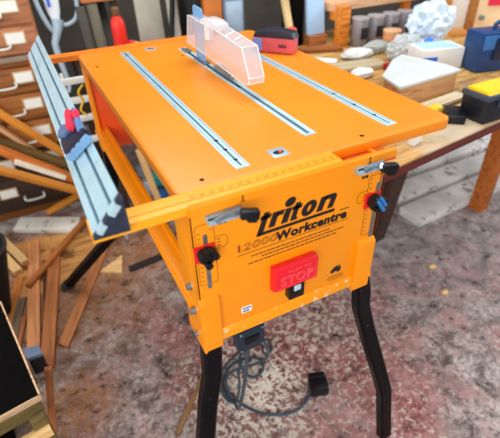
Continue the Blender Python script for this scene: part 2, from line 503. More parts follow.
for (xa, xb, z) in ((.106, .285, .9165), (.128, .318, .9085), (.100, .300, .9000)):
    x = xa
    while x < xb:
        w = random.uniform(.004, .011)
        if x+w > xb: break
        m.box(x, x+w, PY-.0005, PY, z, z+.0021); x += w+random.uniform(.0014, .0022)
m.build('small_print', INK, panel)
AUS = [(0, .30), (.05, .55), (.22, .66), (.34, .86), (.46, .80), (.52, .95), (.66, .93), (.64, .78), (.74, .70), (.82, 1.0), (.90, .72), (1.0, .48), (.98, .28), (.86, .10), (.70, .06), (.60, .22), (.48, .26), (.30, .16), (.12, .10), (.06, .18)]
m = MB().prism([(.294+p[0]*.027, .787+p[1]*.022) for p in AUS], 'y', PY-.0008, PY)
m.build('map_emblem', INK, panel)
m = MB(); random.seed(5)
for (xa, xb, z) in ((.290, .330, .7795), (.286, .334, .7745), (.292, .330, .7695)):
    x = xa
    while x < xb-.004:
        w = random.uniform(.002, .005); m.box(x, x+w, PY-.0005, PY, z, z+.0013); x += w+.0012
m.build('emblem_print', INK_BROWN, panel)
st = MB().box(.0805, .1035, PY-.0008, PY, .7765, .7935, .0003).build('warning_sticker', PAPER, panel)
MB().box(.083, .101, PY-.0012, PY-.0006, .787, .7905).build('sticker_print', BLUE_INK, st)
MB().box(.083, .097, PY-.0012, PY-.0006, .7795, .783).build('sticker_print', BLUE_INK, st)

def rounded_outline(x0, x1, z0, z1, r, w=.0007, parent=panel, mat=INK_BROWN):
    P = rrect(x0, x1, z0, z1, r, 5); m = MB()
    n = len(P)
    for i in range(n):
        a, b = P[i], P[(i+1) % n]; d = Vector((b[0]-a[0], b[1]-a[1]))
        if d.length < 1e-6: continue
        nn = Vector((-d.y, d.x)).normalized()*w/2
        m.prism([(a[0]+nn.x, a[1]+nn.y), (b[0]+nn.x, b[1]+nn.y), (b[0]-nn.x, b[1]-nn.y), (a[0]-nn.x, a[1]-nn.y)], 'y', PY-.0006, PY)
    return m
def height_scale(x0, x1, xs, z0, z1, zk, arc_dir, kmat, kx=0):
    m = rounded_outline(x0, x1, z0, z1, .005)
    z = z0+.010
    while z < z1-.008:
        m.box(x0+.0035, x0+.0085, PY-.0006, PY, z, z+.0012); z += .0105
    m.box(xs+.008, x1-.001, PY-.0006, PY, z1-.013, z1-.0122)
    xa = x1 if arc_dir > 0 else x0
    zc = z1-.045
    A = [(xa, zc+.013), (xa+arc_dir*.014, zc+.013)]+[(xa+arc_dir*(.014+.010*math.sin(R(a))), zc+.013*math.cos(R(a))) for a in range(15, 181, 15)]+[(xa, zc-.013)]
    for a, b in zip(A, A[1:]):
        d = Vector((b[0]-a[0], b[1]-a[1])); nn = Vector((-d.y, d.x)).normalized()*.00035
        m.prism([(a[0]+nn.x, a[1]+nn.y), (b[0]+nn.x, b[1]+nn.y), (b[0]-nn.x, b[1]-nn.y), (a[0]-nn.x, a[1]-nn.y)], 'y', PY-.0006, PY)
    for dz in (.006, -.001, -.008): m.box(min(xa+arc_dir*.004, xa+arc_dir*.010), max(xa+arc_dir*.004, xa+arc_dir*.010), PY-.0006, PY, zc+dz, zc+dz+.0016)
    m.build('height_scale', INK_BROWN, panel)
    MB().prism(rrect(xs-.004, xs+.004, z0-.012, z1-.020, .0038, 4), 'y', PY-.0008, PY+.001).build('slot', STEEL_DULL, panel)
    xs += kx
    k = MB()
    k.box(xs-.020, xs+.018, PY-.004, PY, zk-.017, zk+.017, .0012)
    kp = k.build('knob_plate', RED_PLATE, panel)
    k = MB()
    k.lathe([(.013, 0), (.0165, .004), (.0175, .012), (.015, .017), (.006, .019)], (xs, PY-.003, zk), 24, 'y') if False else None
    k.lathe([(.0155, -.003), (.0165, -.010), (.016, -.015), (.012, -.019), (.005, -.020)], (xs, PY, zk), 24, 'y')
    for a in (20, 140, 260):
        c = Vector((xs+.012*math.cos(R(a)), PY-.018, zk+.012*math.sin(R(a))))
        k.cyl((c.x, PY-.008, c.z), (c.x, PY-.026, c.z), .0078, .0066, 14)
    k.build('height_knob', BLACK_PLASTIC, kp)
    if kmat:
        q = MB().box(xs-.004, xs+.004, PY-.031, PY-.02, zk-.017, zk+.017, .003, M=Matrix.Translation((xs, 0, zk)) @ Matrix.Rotation(R(-35), 4, 'Y') @ Matrix.Translation((-xs, 0, -zk)))
        q.box(xs+.006, xs+.013, PY-.028, PY-.018, zk-.014, zk+.012, .003, M=Matrix.Translation((xs, 0, zk)) @ Matrix.Rotation(R(-35), 4, 'Y') @ Matrix.Translation((-xs, 0, -zk)))
        q.build('knob_grip', kmat, kp)
    return kp
height_scale(.004, .038, .021, .888, 1.020, .962, 1, None, -.003)
height_scale(.364, .404, .389, .868, 1.012, .955, -1, KNOB_BLUE, -.010)

def latch(x0, x1, xg, z, zg, tilt):
    m = MB().box(x0, x1, PY-.012, PY, z-.009, z+.004, .0012)
    m.box(x0+.002, x1-.004, PY-.016, PY-.011, z-.010, z-.002, .001)
    la = m.build('latch', ALU, panel)
    MB().box(x0+.001, x1-.002, PY-.0124, PY-.0118, z-.001, z+.003).build('latch_recess', BLACK_PLASTIC, la)
    MB().bar([(x0+.012, PY-.016, z-.002), (x0+.030, PY-.02, z+.006), ((x0+x1)/2+.012, PY-.026, z+.008), (xg-.012, PY-.034, zg+.006)], .010, .006, (0, 0, 1)).build('latch_lever', STEEL, la)
    m = MB().box(-.016, .016, -.008, .008, -.009, .008, .004, M=Matrix.Translation((xg+.004, PY-.038, zg)) @ Matrix.Rotation(R(tilt), 4, 'Y') @ Matrix.Rotation(R(-12), 4, 'Z'))
    m.box(-.004, .014, -.007, .007, -.015, -.005, .004, M=Matrix.Translation((xg+.004, PY-.038, zg)) @ Matrix.Rotation(R(tilt), 4, 'Y') @ Matrix.Rotation(R(-12), 4, 'Z'))
    m.build('latch_grip', BLACK_PLASTIC, la)
    return la
latch(.024, .088, .083, 1.034, 1.043, 10); latch(.322, .384, .368, 1.042, 1.048, 6)
for xa, xb, z in ((.046, .054, 1.0105), (.0555, .0625, 1.0105), (.345, .352, 1.011), (.3535, .360, 1.011)):
    MB().prism(rrect(xa, xb, z, z+.006, .002, 3), 'y', PY-.0006, PY).build('latch_symbol', INK, panel)

# stop paddle and switch
m = MB().prism([(PY, .876), (PY-.016, .880), (PY-.022, .876), (PY-.022, .824), (PY-.015, .818), (PY, .812)], 'x', .145, .243, bev=.0025)
stop = m.build('stop_paddle', RED, bench)
RED_EDGE = paint('red_raised', (252, 92, 102), .35)
text('STOP', .157, .834, .0215, RED_EDGE, 'stop_lettering', stop, 1.0, 0, 0, y=PY-.0222, outline=.0008, space=1.08)
text('PUSH TO', .174, .8625, .0072, RED_EDGE, 'push_lettering', stop, 1.15, 0, .0, y=PY-.0226, space=1.15)
m = MB().box(.152, .237, PY-.0226, PY-.0216, .8285, .8293); m.box(.2362, .237, PY-.0226, PY-.0216, .8285, .870); m.build('stop_border', RED_EDGE, stop)
m = MB().box(.182, .218, PY-.016, PY+.002, .778, .822, .002)
sw = m.build('switch', BLACK_PLASTIC, bench)
MB().box(.192, .208, PY-.0185, PY-.015, .801, .816, .0015).build('switch_button', paint('pale_button', (190, 210, 220), .4), sw)

# ruler rail at the front, sliding out to the left, and the rear one
m = MB().prism([(-.047, 1.044), (-.047, 1.060), (-.040, 1.0612), (-.006, 1.0612), (-.004, 1.056), (-.004, 1.040), (-.030, 1.040), (-.034, 1.044)], 'x', -.149, .300, bev=.0008)
fr = m.build('front_rail', RULER, bench)
m = MB(); x = .012
k = 0
while x < .295:
    m.box(x, x+.0009, -.026 if k % 2 else -.030, -.0165, 1.0612, 1.0617)
    if k % 2 == 0: m.box(x+.0025, x+.0055, -.0285, -.0235, 1.0612, 1.0616)
    x += .0085; k += 1
m.build('ruler_marks', paint('dark_orange_ink', (206, 116, 6), .5), fr)
m = MB().box(-.148, .30, -.0340, -.0325, 1.0612, 1.0622); m.build('rail_ridge', ORANGE, fr)
MB().box(.30, .43, -.044, -.006, 1.030, 1.0385, .001).build('rail_channel', ORANGE_SHADED, bench)
rr = MB().prism([(.944, 1.044), (.944, 1.060), (.950, 1.0612), (.984, 1.0612), (.988, 1.056), (.988, 1.040), (.96, 1.040)], 'x', -.149, .44, bev=.0008).build('rear_rail', paint('orange_rear_paint', (246, 128, 22), .4), bench)
# rear panel and side rails
m = MB().box(0, .424, .900, .906, .742, 1.036, .001); m.box(.41, .424, .88, .935, .742, 1.036, .001)
m.build('rear_panel', ORANGE_SHADED, bench)
MB().box(-.004, .006, .885, .94, .742, 1.036, .0012).build('rear_post', ORANGE, bench)
for xs in (-.007, .350):
    m = MB().box(xs, xs+.040, -.01, .93, .778, .822, .003)
    m.box(xs+.026, xs+.038, -.01, .93, .822, .8255, .001); m.box(xs-.003, xs, -.01, .93, .800, .808, .001)
    m.build('side_rail', ORANGE, bench)
MB().box(.03, .385, .905, .935, 1.0, 1.036).build('rear_bracket', ORANGE_SHADED, bench)
# legs: pressed steel, kinked twice
def leg(path, foot):
    o = MB().bar(path, .043, .034, (1, 0, 0)).build('leg', BLACK, bench)
    if foot:
        p = Vector(path[-1]); d = (p-Vector(path[-2])).normalized()
        MB().bar([p-d*.01, p+d*.022], .050, .042, (1, 0, 0)).build('rubber_foot', paint('grey_rubber', (52, 60, 66), .7), o)
    return o
leg([(.40, -.018, .745), (.424, -.018, .655), (.434, -.016, .59), (.460, -.022, .50), (.519, -.058, .285), (.534, -.072, .22), (.549, -.104, .004)], False)
leg([(.022, -.018, .745), (.018, -.018, .655), (.016, -.016, .58), (-.004, -.022, .50), (-.050, -.058, .285), (-.062, -.072, .22), (-.077, -.104, .004)], False)
leg([(.02, .915, .80), (.015, .915, .66), (-.038, .93, .36), (-.272, 1.115, .022)], True)
leg([(.40, .915, .80), (.405, .915, .66), (.458, .93, .36), (.692, 1.115, .022)], True)
# outlet box under the panel
m = MB().box(.096, .166, .010, .050, .566, .640, .005)
for z in (.64, .70): pass
m.box(.115, .145, .018, .042, .63, .79)
ob = m.build('outlet_box', paint('outlet_plastic', (24, 44, 58), .35, var=.2), bench)
MB().box(.112, .150, .007, .0105, .594, .616, .001).build('outlet_socket', BLACK_PLASTIC, ob)
for x in (.103, .159):
    for z in (.574, .632): MB().cyl((x, .011, z), (x, .008, z), .0035, n=10).build('screw', STEEL, ob)

# mains cord: two loops on the floor, ending in a plug
cord = thing('power_cord', 'grey mains cord coiled on the floor below the saw bench, with a black plug', 'power cord', (.30, .25, 0))
c1 = [(.128, .03, .57), (.126, .05, .40), (.13, .12, .15), (.155, .22, .02), (.146, .281, .008), (.160, .330, .008), (.217, .373, .008), (.293, .369, .009), (.325, .331, .010), (.304, .292, .009), (.259, .287, .010), (.241, .326, .018), (.254, .379, .022), (.314, .411, .014), (.389, .416, .008), (.385, .365, .008), (.325, .325, .017), (.251, .330, .026), (.192, .337, .018), (.161, .306, .022), (.155, .260, .016), (.17, .225, .008), (.196, .180, .006), (.234, .139, .006), (.295, .107, .006), (.352, .102, .006), (.40, .12, .008), (.418, .135, .014)]
MB().tube(c1, .0055, 8, 6).build('cable', CABLE, cord)
c2 = [(.160, .03, .575), (.19, .06, .50), (.26, .16, .30), (.33, .33, .06), (.36, .40, .008), (.33, .44, .006), (.24, .40, .012), (.17, .36, .018), (.135, .30, .018), (.14, .24, .012), (.165, .225, .014), (.20, .27, .024), (.22, .32, .032), (.25, .35, .034)]
MB().tube(c2, .0050, 8, 6).build('cable', CABLE, cord)
Mp = Matrix.Translation((.448, .132, 0)) @ Matrix.Rotation(R(-20), 4, 'Z')
m = MB().box(-.034, .034, -.026, .030, .001, .046, .008, M=Mp); m.box(-.030, .030, .020, .042, .004, .050, .004, M=Mp)
pg = m.build('plug', BLACK_PLASTIC, cord)
m = MB()
for k in range(5): m.box(-.028+k*.0125, -.022+k*.0125, .0415, .0445, .012, .045, M=Mp)
m.build('plug_rib', BLACK_PLASTIC, pg)
MB().loft([((.410, .128, .014), .008), ((.424, .134, .018), .010), ((.436, .138, .022), .013)], 12).build('strain_relief', CABLE, pg)

# ------------------------------------------------------------------ rip fence across the rails
fence = thing('rip_fence', 'long pale aluminium fence of triangular section lying left of the orange table', 'fence', (-.12, .47, 1.062))
FZ = 1.0625
A_ = Vector((-.1465, FZ)); B_ = Vector((-.098, FZ)); T_ = Vector((-.099, FZ+.057))
sl = (T_-A_); ln_ = sl.length; sd = sl.normalized(); nn_ = Vector((sd.y, -sd.x))   # inward normal
def on(u, d=0): p = A_+sd*u*ln_+nn_*d; return (p.x, p.y)
prof = [on(0, .0), on(.20), on(.20, .004), on(.30, .004), on(.30, 0), on(.66), on(.66, .004), on(.76, .004), on(.76), on(1), (B_.x+.001, FZ), ]
MB().prism(prof, 'y', -.052, 1.02).build('extrusion', ALU_PALE, fence)
m = MB()
for u in (.20, .66): m.prism([on(u, .0036), on(u+.10, .0036), on(u+.10, .0044), on(u, .0044)], 'y', -.051, 1.019)
m.build('slot_shade_strip', ALU_DARK, fence).name = 'slot_floor_shade'  # dark strips colour shade into the fence slots
MB().prism([on(-.02, -.001), on(.12, -.001), on(.14, .006), on(.36, .006), on(.38, -.001), on(.56, -.001), on(.58, .008), on(.84, .008), on(.86, -.001), on(1.0, -.001), (B_.x+.002, FZ+.055), (B_.x+.003, FZ-.001)], 'y', -.066, -.0525).build('end_cap', paint('cap_plastic', (34, 44, 66), .5, var=.5, scale=160), fence)
m = MB().prism([on(.14, .012), on(.36, .012), on(.36, -.002), on(.14, -.002)], 'y', -.0655, -.052); m.prism([on(.58, .012), on(.84, .012), on(.84, -.002), on(.58, -.002)], 'y', -.0655, -.052)
m.build('slot_lip', ALU_PALE, fence)

# stop clamped on the fence
stopper = thing('sliding_stop', 'dark blue sliding stop with a red lever, clamped on the pale aluminium fence', 'fence stop', (-.12, .2, 1.09))
Z3 = Vector((nn_.x, 0, nn_.y))*-1; U3 = Vector((0, 1, 0)); V3 = Vector((sd.x, 0, sd.y))
MF = Matrix((U3, V3, Z3)).transposed().to_4x4(); MF.translation = Vector((A_.x, 0, A_.y))
MF = MF @ Matrix.Translation((.198, .050, 0)) @ Matrix.Diagonal((.74, .80, .80, 1)) @ Matrix.Translation((-.215, -.040, 0))
# in this frame: x along the fence, y up its slope, z out of it
body = [(.296, .014), (.300, .030), (.285, .044), (.235, .062), (.165, .080), (.138, .074), (.150, .040), (.170, .008), (.20, .000), (.262, .002)]
MB().prism(body, 'z', .002, .020, M=MF, bev=.003).build('stop_body', NAVY, stopper)
lobe = [(.290, .016), (.296, .030), (.280, .043), (.245, .054), (.232, .050), (.245, .020), (.270, .008)]
MB().prism(lobe, 'z', .018, .030, M=MF, bev=.005).build('thumb_grip', paint('slate_plastic', (92, 116, 160), .4), stopper)
MB().prism([(.160, .002), (.172, .002), (.128, .080), (.116, .078)], 'z', .004, .022, M=MF, bev=.002).build('stop_bar', paint('pale_blue_bar', (120, 164, 206), .35), stopper)
m = MB()
for k in range(3): m.cyl(MF @ Vector((.155-.011*k, .022+.018*k, .0215)), MF @ Vector((.155-.011*k, .022+.018*k, .0228)), .0022, n=10)
m.build('bar_hole', BLACK_PLASTIC, stopper)
MB().prism([(.175, .076), (.30, .084), (.306, .078), (.30, .072), (.18, .064)], 'z', .012, .024, M=MF, bev=.003).build('stop_spine', paint('spine_plastic', (96, 140, 196), .35), stopper)
MB().prism([(.20, .056), (.205, .063), (.285, .078), (.294, .070), (.282, .063), (.21, .050)], 'z', .022, .038, M=MF, bev=.004).build('clamp_lever', paint('red_lever', (232, 48, 78), .35), stopper)
MB().prism([(.240, .086), (.262, .090), (.262, .079), (.24, .076)], 'z', .016, .030, M=MF, bev=.003).build('clamp_lever', paint('red_lever', (232, 48, 78), .35), stopper)

# ------------------------------------------------------------------ card drawer cabinet, left
CAB_TOP = wood('cabinet_wood', (178, 116, 78), (116, 68, 40), grain=.6)
CAB_LOW = wood('drawer_wood', (164, 98, 38), (96, 52, 16), grain=.6)
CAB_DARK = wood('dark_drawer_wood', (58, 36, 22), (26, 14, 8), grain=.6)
CHROME = paint('pull_metal', (214, 212, 200), .4, .2)
HOLDER = paint('brown_holder', (196, 160, 116), .5)
CY = 1.85
def cabinet(name, label, z0, z1, rows, base_mat, x0=-1.15, x1=-.062):
    c = thing(name, label, 'cabinet', ((x0+x1)/2, CY+.2, z0))
    m = MB().box(x0, x1, CY+.012, CY+.42, z0, z1, .003); m.box(x0, x1, CY-.006, CY+.02, z1-.022, z1, .003)
    m.build('carcass', base_mat, c)
    for (a, b, cols, mat) in rows:
        for (xa, xb, lx_, px_) in cols:
            d = MB().box(xa+.004, xb-.004, CY-.008, CY+.014, a+.004, b-.004, .003).build('drawer', mat, c)
            if lx_ is not None:
                lz_ = a+(b-a)*.60
                h = MB().box(lx_-.047, lx_+.047, CY-.011, CY-.007, lz_-.030, lz_+.030, .001).build('label_holder', HOLDER, d)
                MB().box(lx_-.040, lx_+.040, CY-.0122, CY-.0105, lz_-.023, lz_+.023).build('label_card', PAPER, d)
            if px_ is not None:
                pz = a+(b-a)*.34
                MB().tube([(px_-.048, CY-.006, pz+.012), (px_-.05, CY-.022, pz+.008), (px_-.044, CY-.030, pz-.004), (px_, CY-.032, pz-.007), (px_+.044, CY-.030, pz-.004), (px_+.05, CY-.022, pz+.008), (px_+.048, CY-.006, pz+.012)], .006, 8, 4).build('pull', CHROME, d)
    return c
def cols2(lo, po): return [(-.337, -.066, -.18+lo, -.278+po), (-.608, -.337, -.45+lo, -.548+po), (-.879, -.608, -.72, -.82), (-1.146, -.879, -.99, -1.09)]
wide = [(-.608, -.066, -.443, -.322), (-1.146, -.608, -.98, -.86)]
wide2 = [(-.337, -.066, -.17, None), (-.608, -.337, -.41, -.53), (-1.146, -.608, -.98, -.86)]
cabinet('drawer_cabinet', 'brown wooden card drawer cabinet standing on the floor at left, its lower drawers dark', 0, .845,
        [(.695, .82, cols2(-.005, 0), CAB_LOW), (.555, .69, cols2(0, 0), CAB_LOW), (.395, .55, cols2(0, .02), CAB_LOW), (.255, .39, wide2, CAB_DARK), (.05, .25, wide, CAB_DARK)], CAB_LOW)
MB_ = MB().box(-1.155, -.058, CY-.016, CY+.43, .845, .868, .003)
tag(MB_.build('cabinet_plinth', paint('grey_brown_strip', (150, 128, 106), .6)), 'grey brown strip between the upper and lower card drawer cabinets', 'plinth')
cabinet('drawer_cabinet', 'pinkish brown card drawer cabinet with white labels, stacked on the darker cabinet', .868, 1.44,
        [(.875, 1.00, cols2(.012, .03), CAB_TOP), (1.005, 1.14, cols2(.02, .03), CAB_TOP), (1.145, 1.28, cols2(.02, .03), CAB_TOP), (1.285, 1.42, cols2(.02, .03), CAB_TOP)], CAB_TOP)

# ------------------------------------------------------------------ timber leaning in front of the cabinet
OAK = wood('orange_timber', (226, 146, 46), (160, 88, 20)); PALE = wood('pale_timber', (222, 176, 124), (170, 112, 66))
OLIVE = wood('olive_timber', (112, 84, 32), (60, 42, 14)); RUST = wood('rust_timber', (206, 116, 42), (132, 62, 16))
PINE = wood('pine', (244, 200, 138), (214, 158, 90)); OLD = wood('old_board', (190, 118, 66), (120, 66, 30))
GREYW = wood('grey_timber', (140, 118, 94), (84, 66, 48)); DKW = wood('dark_timber', (74, 44, 28), (34, 18, 10))
GT = 'timber leaning across the drawer cabinet'
plank('timber_strip', 'orange timber strip leaning across the drawer cabinet, topmost of the leaning lengths', 'timber', (-.4854, 1.7854, .815), (.1327, 1.744, .0822), .036, .026, OAK, R(20), GT)
plank('timber_strip', 'pale thin timber strip leaning just below the topmost orange strip', 'timber', (-.5072, 1.7884, .7586), (.015, 1.764, .064), .030, .016, PALE, R(20), GT)
plank('timber_strip', 'dark olive timber length leaning across the drawer cabinet between two orange ones', 'timber', (-.557, 1.757, .622), (.0235, 1.7165, .2305), .040, .04, OLIVE, R(0), GT)
plank('timber_strip', 'rust brown timber length leaning below the dark olive one', 'timber', (-.551, 1.69, .630), (.071, 1.65, .118), .045, .036, RUST, R(0), GT)
plank('timber_strip', 'orange timber length leaning lowest across the dark bottom drawers', 'timber', (-.584, 1.625, .535), (.023, 1.59, .138), .036, .030, OAK, R(20), GT)
plank('dowel', 'short white stick lying along the lowest orange timber length', 'stick', (-.343, 1.645, .437), (-.14, 1.621, .298), .022, .022, paint('white_stick', (232, 220, 200), .6), 0)

tag(MB().box(-.03, .07, 1.56, 1.74, .0, .094, .003).build('timber_block', GREYW), 'grey timber block on the floor propping the right ends of the leaning timber', 'block')

# ------------------------------------------------------------------ offcuts on the floor
def board(label, p0, p1, w, t, mat, z=0, z2=None, roll=0, cat='board', name='floor_board', group='offcut boards on the floor', **k):
    z2 = z if z2 is None else z2
    return plank(name, label, cat, (p0[0], p0[1], z+t/2), (p1[0], p1[1], z2+t/2), w, t, mat, roll, group, **k)
tag(MB().prism([(-.479, 1.60), (-.323, 1.60), (-.008, 1.454), (-.10, 1.284), (-.314, 1.119), (-.485, 1.140)], 'z', .0005, .0045).build('plywood_sheet', wood('plywood', (206, 150, 84), (150, 96, 44), stain=(6, .56, (120, 74, 34)))), 'thin stained plywood sheet lying on the floor under the offcuts', 'plywood')
board('pinkish plank lying on the floor, leftmost of the long offcuts', (-.382, 1.545), (-.452, .81), .050, .022, wood('pink_board', (222, 152, 96), (176, 104, 58)), .005)
board('narrow dark brown plank on the floor beside the pinkish plank', (-.345, 1.36), (-.392, .80), .034, .016, DKW, .005)
board('brown plank with a dark edge, in the middle of the long offcuts', (-.292, 1.43), (-.415, .69), .052, .022, OLD, .005, skew=.01)
board('brown plank lying rightmost of the long offcuts, pointing at the black bar', (-.042, 1.372), (-.350, .765), .046, .014, wood('brown_board', (186, 120, 70), (126, 74, 38)), .0, skew=.02)
board('orange brown stick lying slantwise over the long offcuts, ends cut wide', (-.098, 1.60), (-.438, 1.172), .026, .022, wood('stick_wood', (206, 126, 52), (140, 76, 24)), .027, .029, cat='stick', name='timber_stick', group=None)
wp = MB().prism([(-.430, 1.800), (-.129, 1.640), (-.161, 1.520), (-.473, 1.695)], 'z', .006, .032, bev=.001).build('painted_board', paint('chipped_white_paint', (228, 226, 214), .6, var=.1, scale=8, scratch=(12, .6, (160, 150, 130))))
tag(wp, 'white painted board with chipped face lying on the floor before the cabinet', 'board')
board('short orange stick resting on the white painted board', (-.100, 1.805), (-.284, 1.735), .045, .016, OAK, .066, .046, cat='stick', name='timber_stick', group=None)
board('pale pine batten pointing at the pinkish plank, upper of the pair', (-.56, 1.70), (-.432, 1.345), .034, .026, PINE, .034, cat='batten', name='pine_batten', group='pine battens on the floor')
board('pale pine batten lying under the other pine batten', (-.575, 1.62), (-.474, 1.325), .040, .030, PINE, .002, cat='batten', name='pine_batten', group='pine battens on the floor')
board('orange board leaning towards the black ribbed tub, under the pine battens', (-.470, 1.30), (-.560, .93), .036, .010, wood('amber_board', (206, 128, 50), (140, 76, 24)), .002)
board('weathered grey board on the floor left of the pinkish plank', (-.474, 1.14), (-.535, .87), .034, .012, GREYW, .004)
board('thin brown strip between the weathered grey board and the pinkish plank', (-.470, 1.0), (-.510, .82), .018, .014, OLD, .016)
tag(MB().prism([(-.122, 1.150), (.004, 1.222), (-.030, 1.092)], 'z', .001, .014, bev=.001).build('triangle_offcut', PINE), 'pale triangular wood offcut lying on the bare floor under the rail', 'offcut')
b = MB().bar([(.007, 1.096, .012), (.20, 1.116, .012)], .030, .022, (0, 1, 0)).build('black_bar', paint('dark_bar', (40, 36, 36), .5)); tag(b, 'short dark metal bar lying on the floor below the orange side rail', 'bar')
board('thin wooden strip lying on the floor behind the left front leg', (.135, .415), (-.060, .215), .016, .008, wood('strip_wood', (176, 132, 84), (110, 76, 40)), .0, cat='stick', name='wood_strip', group=None)
bx = thing('metal_tin', 'small blue grey tin at the foot of the offcut planks', 'tin', (-.45, .70, 0))
MB().prism([(-.470, .745), (-.418, .733), (-.412, .690), (-.462, .690)], 'z', .001, .085, bev=.003).build('tin_body', paint('tin_side', (26, 28, 34), .5), bx)
MB().prism([(-.4715, .7465), (-.4165, .7345), (-.4105, .6885), (-.4635, .6885)], 'z', .084, .1, bev=.003).build('tin_lid', paint('tin_lid', (128, 150, 178), .4), bx)
# ribbed tub at the left edge
m = MB(); prof = [(.066, .0)]
for k in range(20):
    z = .010+k*.0165; q = .066+k*.0042; prof += [(q+.006, z), (q+.006, z+.007), (q, z+.0085), (q, z+.0155)]
prof += [(.160, .345), (.160, .356), (.148, .356), (.140, .30), (.066, .04)]
tag(m.lathe(prof, (-.592, 1.10, 0), 36).build('ribbed_tub', paint('ribbed_rubber', (30, 32, 34), .45)), 'black ribbed tub standing at the left beside the offcut planks', 'tub')

# black-topped stand at the lower left corner
S = thing('tool_stand', 'low wooden stand with a black top and pale edging near the lower left corner', 'stand', (-.62, .42, 0))
ca, sa = math.cos(R(-8)), math.sin(R(-8))
MS = Matrix.Translation((-.378, .262, 0)) @ Matrix.Rotation(R(10.5), 4, 'Z')
def sb(x0, x1, y0, y1, z0, z1, bev=.002): return MB().box(x0, x1, y0, y1, z0, z1, bev, M=MS)
sb(-.60, -.004, .004, .43, .385, .399).build('top_sheet', BLACK_MATTE, S)
EDG = wood('edging_wood', (224, 190, 150), (160, 120, 84)); OLV = wood('mossy_wood', (112, 96, 48), (60, 48, 20))
sb(-.0015, .003, 0, .43, .380, .401, .001).build('edging', EDG, S); sb(-.60, .003, -.003, .0015, .380, .401, .001).build('edging', EDG, S)
sb(-.60, -.006, .012, .040, .315, .380).build('apron', OLV, S); sb(-.03, -.006, .05, .42, .315, .380).build('apron', OLV, S)
for (x, y) in ((-.05, .016), (-.05, .39), (-.59, .016), (-.59, .39)): sb(x, x+.04, y, y+.035, 0, .38).build('leg', OLV, S)
sb(-.60, -.012, .006, .026, .205, .250).build('stretcher', PINE, S); sb(-.60, -.12, .03, .40, .06, .075).build('shelf', BLACK_MATTE, S)
plank('thin_lath', 'thin lath leaning against the side of the black topped stand', 'lath', (-.430, .425, .008), (-.362, .42, .31), .014, .022, OLD, 0)

# ------------------------------------------------------------------ things behind the saw bench, left
SHELF_OR = wood('shelf_orange_wood', (196, 116, 62), (140, 76, 34)); DARKB = wood('dark_bench_wood', (66, 48, 34), (30, 20, 12))
rb = thing('rear_workbench', 'dark wooden workbench behind the saw bench, mostly hidden by its table', 'workbench', (.62, 1.8, 0))
MB().box(.07, 1.06, 1.53, 2.16, .74, .785, .004).build('bench_top', DARKB, rb)
for x in (.08, .99):
    for y in (1.55, 2.08): MB().box(x, x+.06, y, y+.06, 0, .74, .003).build('leg', DARKB, rb)
MB().box(.09, 1.04, 1.535, 1.55, .66, .74, .002).build('apron', DARKB, rb)
sh = thing('bench_shelf', 'orange brown wooden shelf standing on the dark rear workbench', 'shelf', (.30, 1.86, .785))
MB().box(.165, .52, 1.86, 2.10, 1.062, 1.10, .003).build('shelf_board', SHELF_OR, sh)
for x in (.165, .495): MB().box(x, x+.025, 1.95, 2.10, .785, 1.062, .002).build('upright', DARKB, sh)
KH = [(.145, 1.70, .042, (66, 60, 48), 'dark olive'), (.205, 1.72, .05, (96, 88, 70), 'khaki grey'), (.270, 1.84, .036, (52, 46, 40), 'near black'), (.325, 1.80, .036, (104, 96, 78), 'taupe')]  # board colours darkened to carry the shade below the shelf
for i, (x, y, w, rgb, nm) in enumerate(KH):
    plank('upright_offcut', nm+' upright board, %s the rear workbench shelf' % ['at the left end under', 'second from the left under', 'in the middle under', 'at the right end under'][i], 'board', (x, y, .786), (x+.006, y+.15, 1.05), w, .018, wood('olive_%d' % i, rgb), 0, 'upright boards under the rear shelf', up=(0, 1, 0))
bo = thing('spray_bottle', 'red bottle standing behind the far left corner of the orange table', 'bottle', (.285, 1.66, .785))
MB().lathe([(.032, .0), (.034, .01), (.034, .19), (.030, .215), (.016, .235)], (.288, 1.70, .785), 20).build('bottle_body', paint('bottle_red', (236, 42, 24), .4), bo)
MB().lathe([(.016, .0), (.018, .005), (.018, .035), (.014, .04)], (.288, 1.70, 1.018), 16).build('bottle_cap', paint('cap_brown', (120, 80, 48), .5), bo)
ml = thing('mallet', 'mallet with a tan head and a red end lying behind the orange table', 'mallet', (.33, 1.55, .786))
MB().loft([((.305, 1.585, .885), .046), ((.44, 1.585, .838), .044)], 22).build('head', wood('tan_wood', (206, 164, 112), (160, 116, 70)), ml)
MB().loft([((.292, 1.585, .8895), .044), ((.300, 1.585, .8865), .047), ((.312, 1.585, .8825), .047)], 22).build('end_cap', paint('cap_red', (222, 44, 52), .4), ml)
MB().loft([((.365, 1.61, .86), .014), ((.365, 1.74, .83), .016)], 12).build('handle', OLIVE, ml)
plank('grey_sheet', 'pale grey panel leaning behind the far edge of the orange table', 'panel', (.460, 1.74, .786), (.480, 1.85, 1.16), .13, .016, paint('panel_grey', (166, 160, 146), .6, var=.15, scale=7), 0, up=(0, 1, 0))
tag(MB().loft([((.50, 1.60, .79), .013), ((.60, 1.74, 1.16), .013)], 12).build('black_pole', BLACK_PLASTIC), 'slim black pole leaning to the right beside the pale grey panel', 'pole')
plank('leaning_lath', 'pale lath leaning right of the slim black pole', 'lath', (.555, 1.64, .800), (.605, 1.84, 1.18), .05, .02, paint('lath_grey', (180, 172, 158), .6, var=.2, scale=9), 0, up=(0, 1, 0))
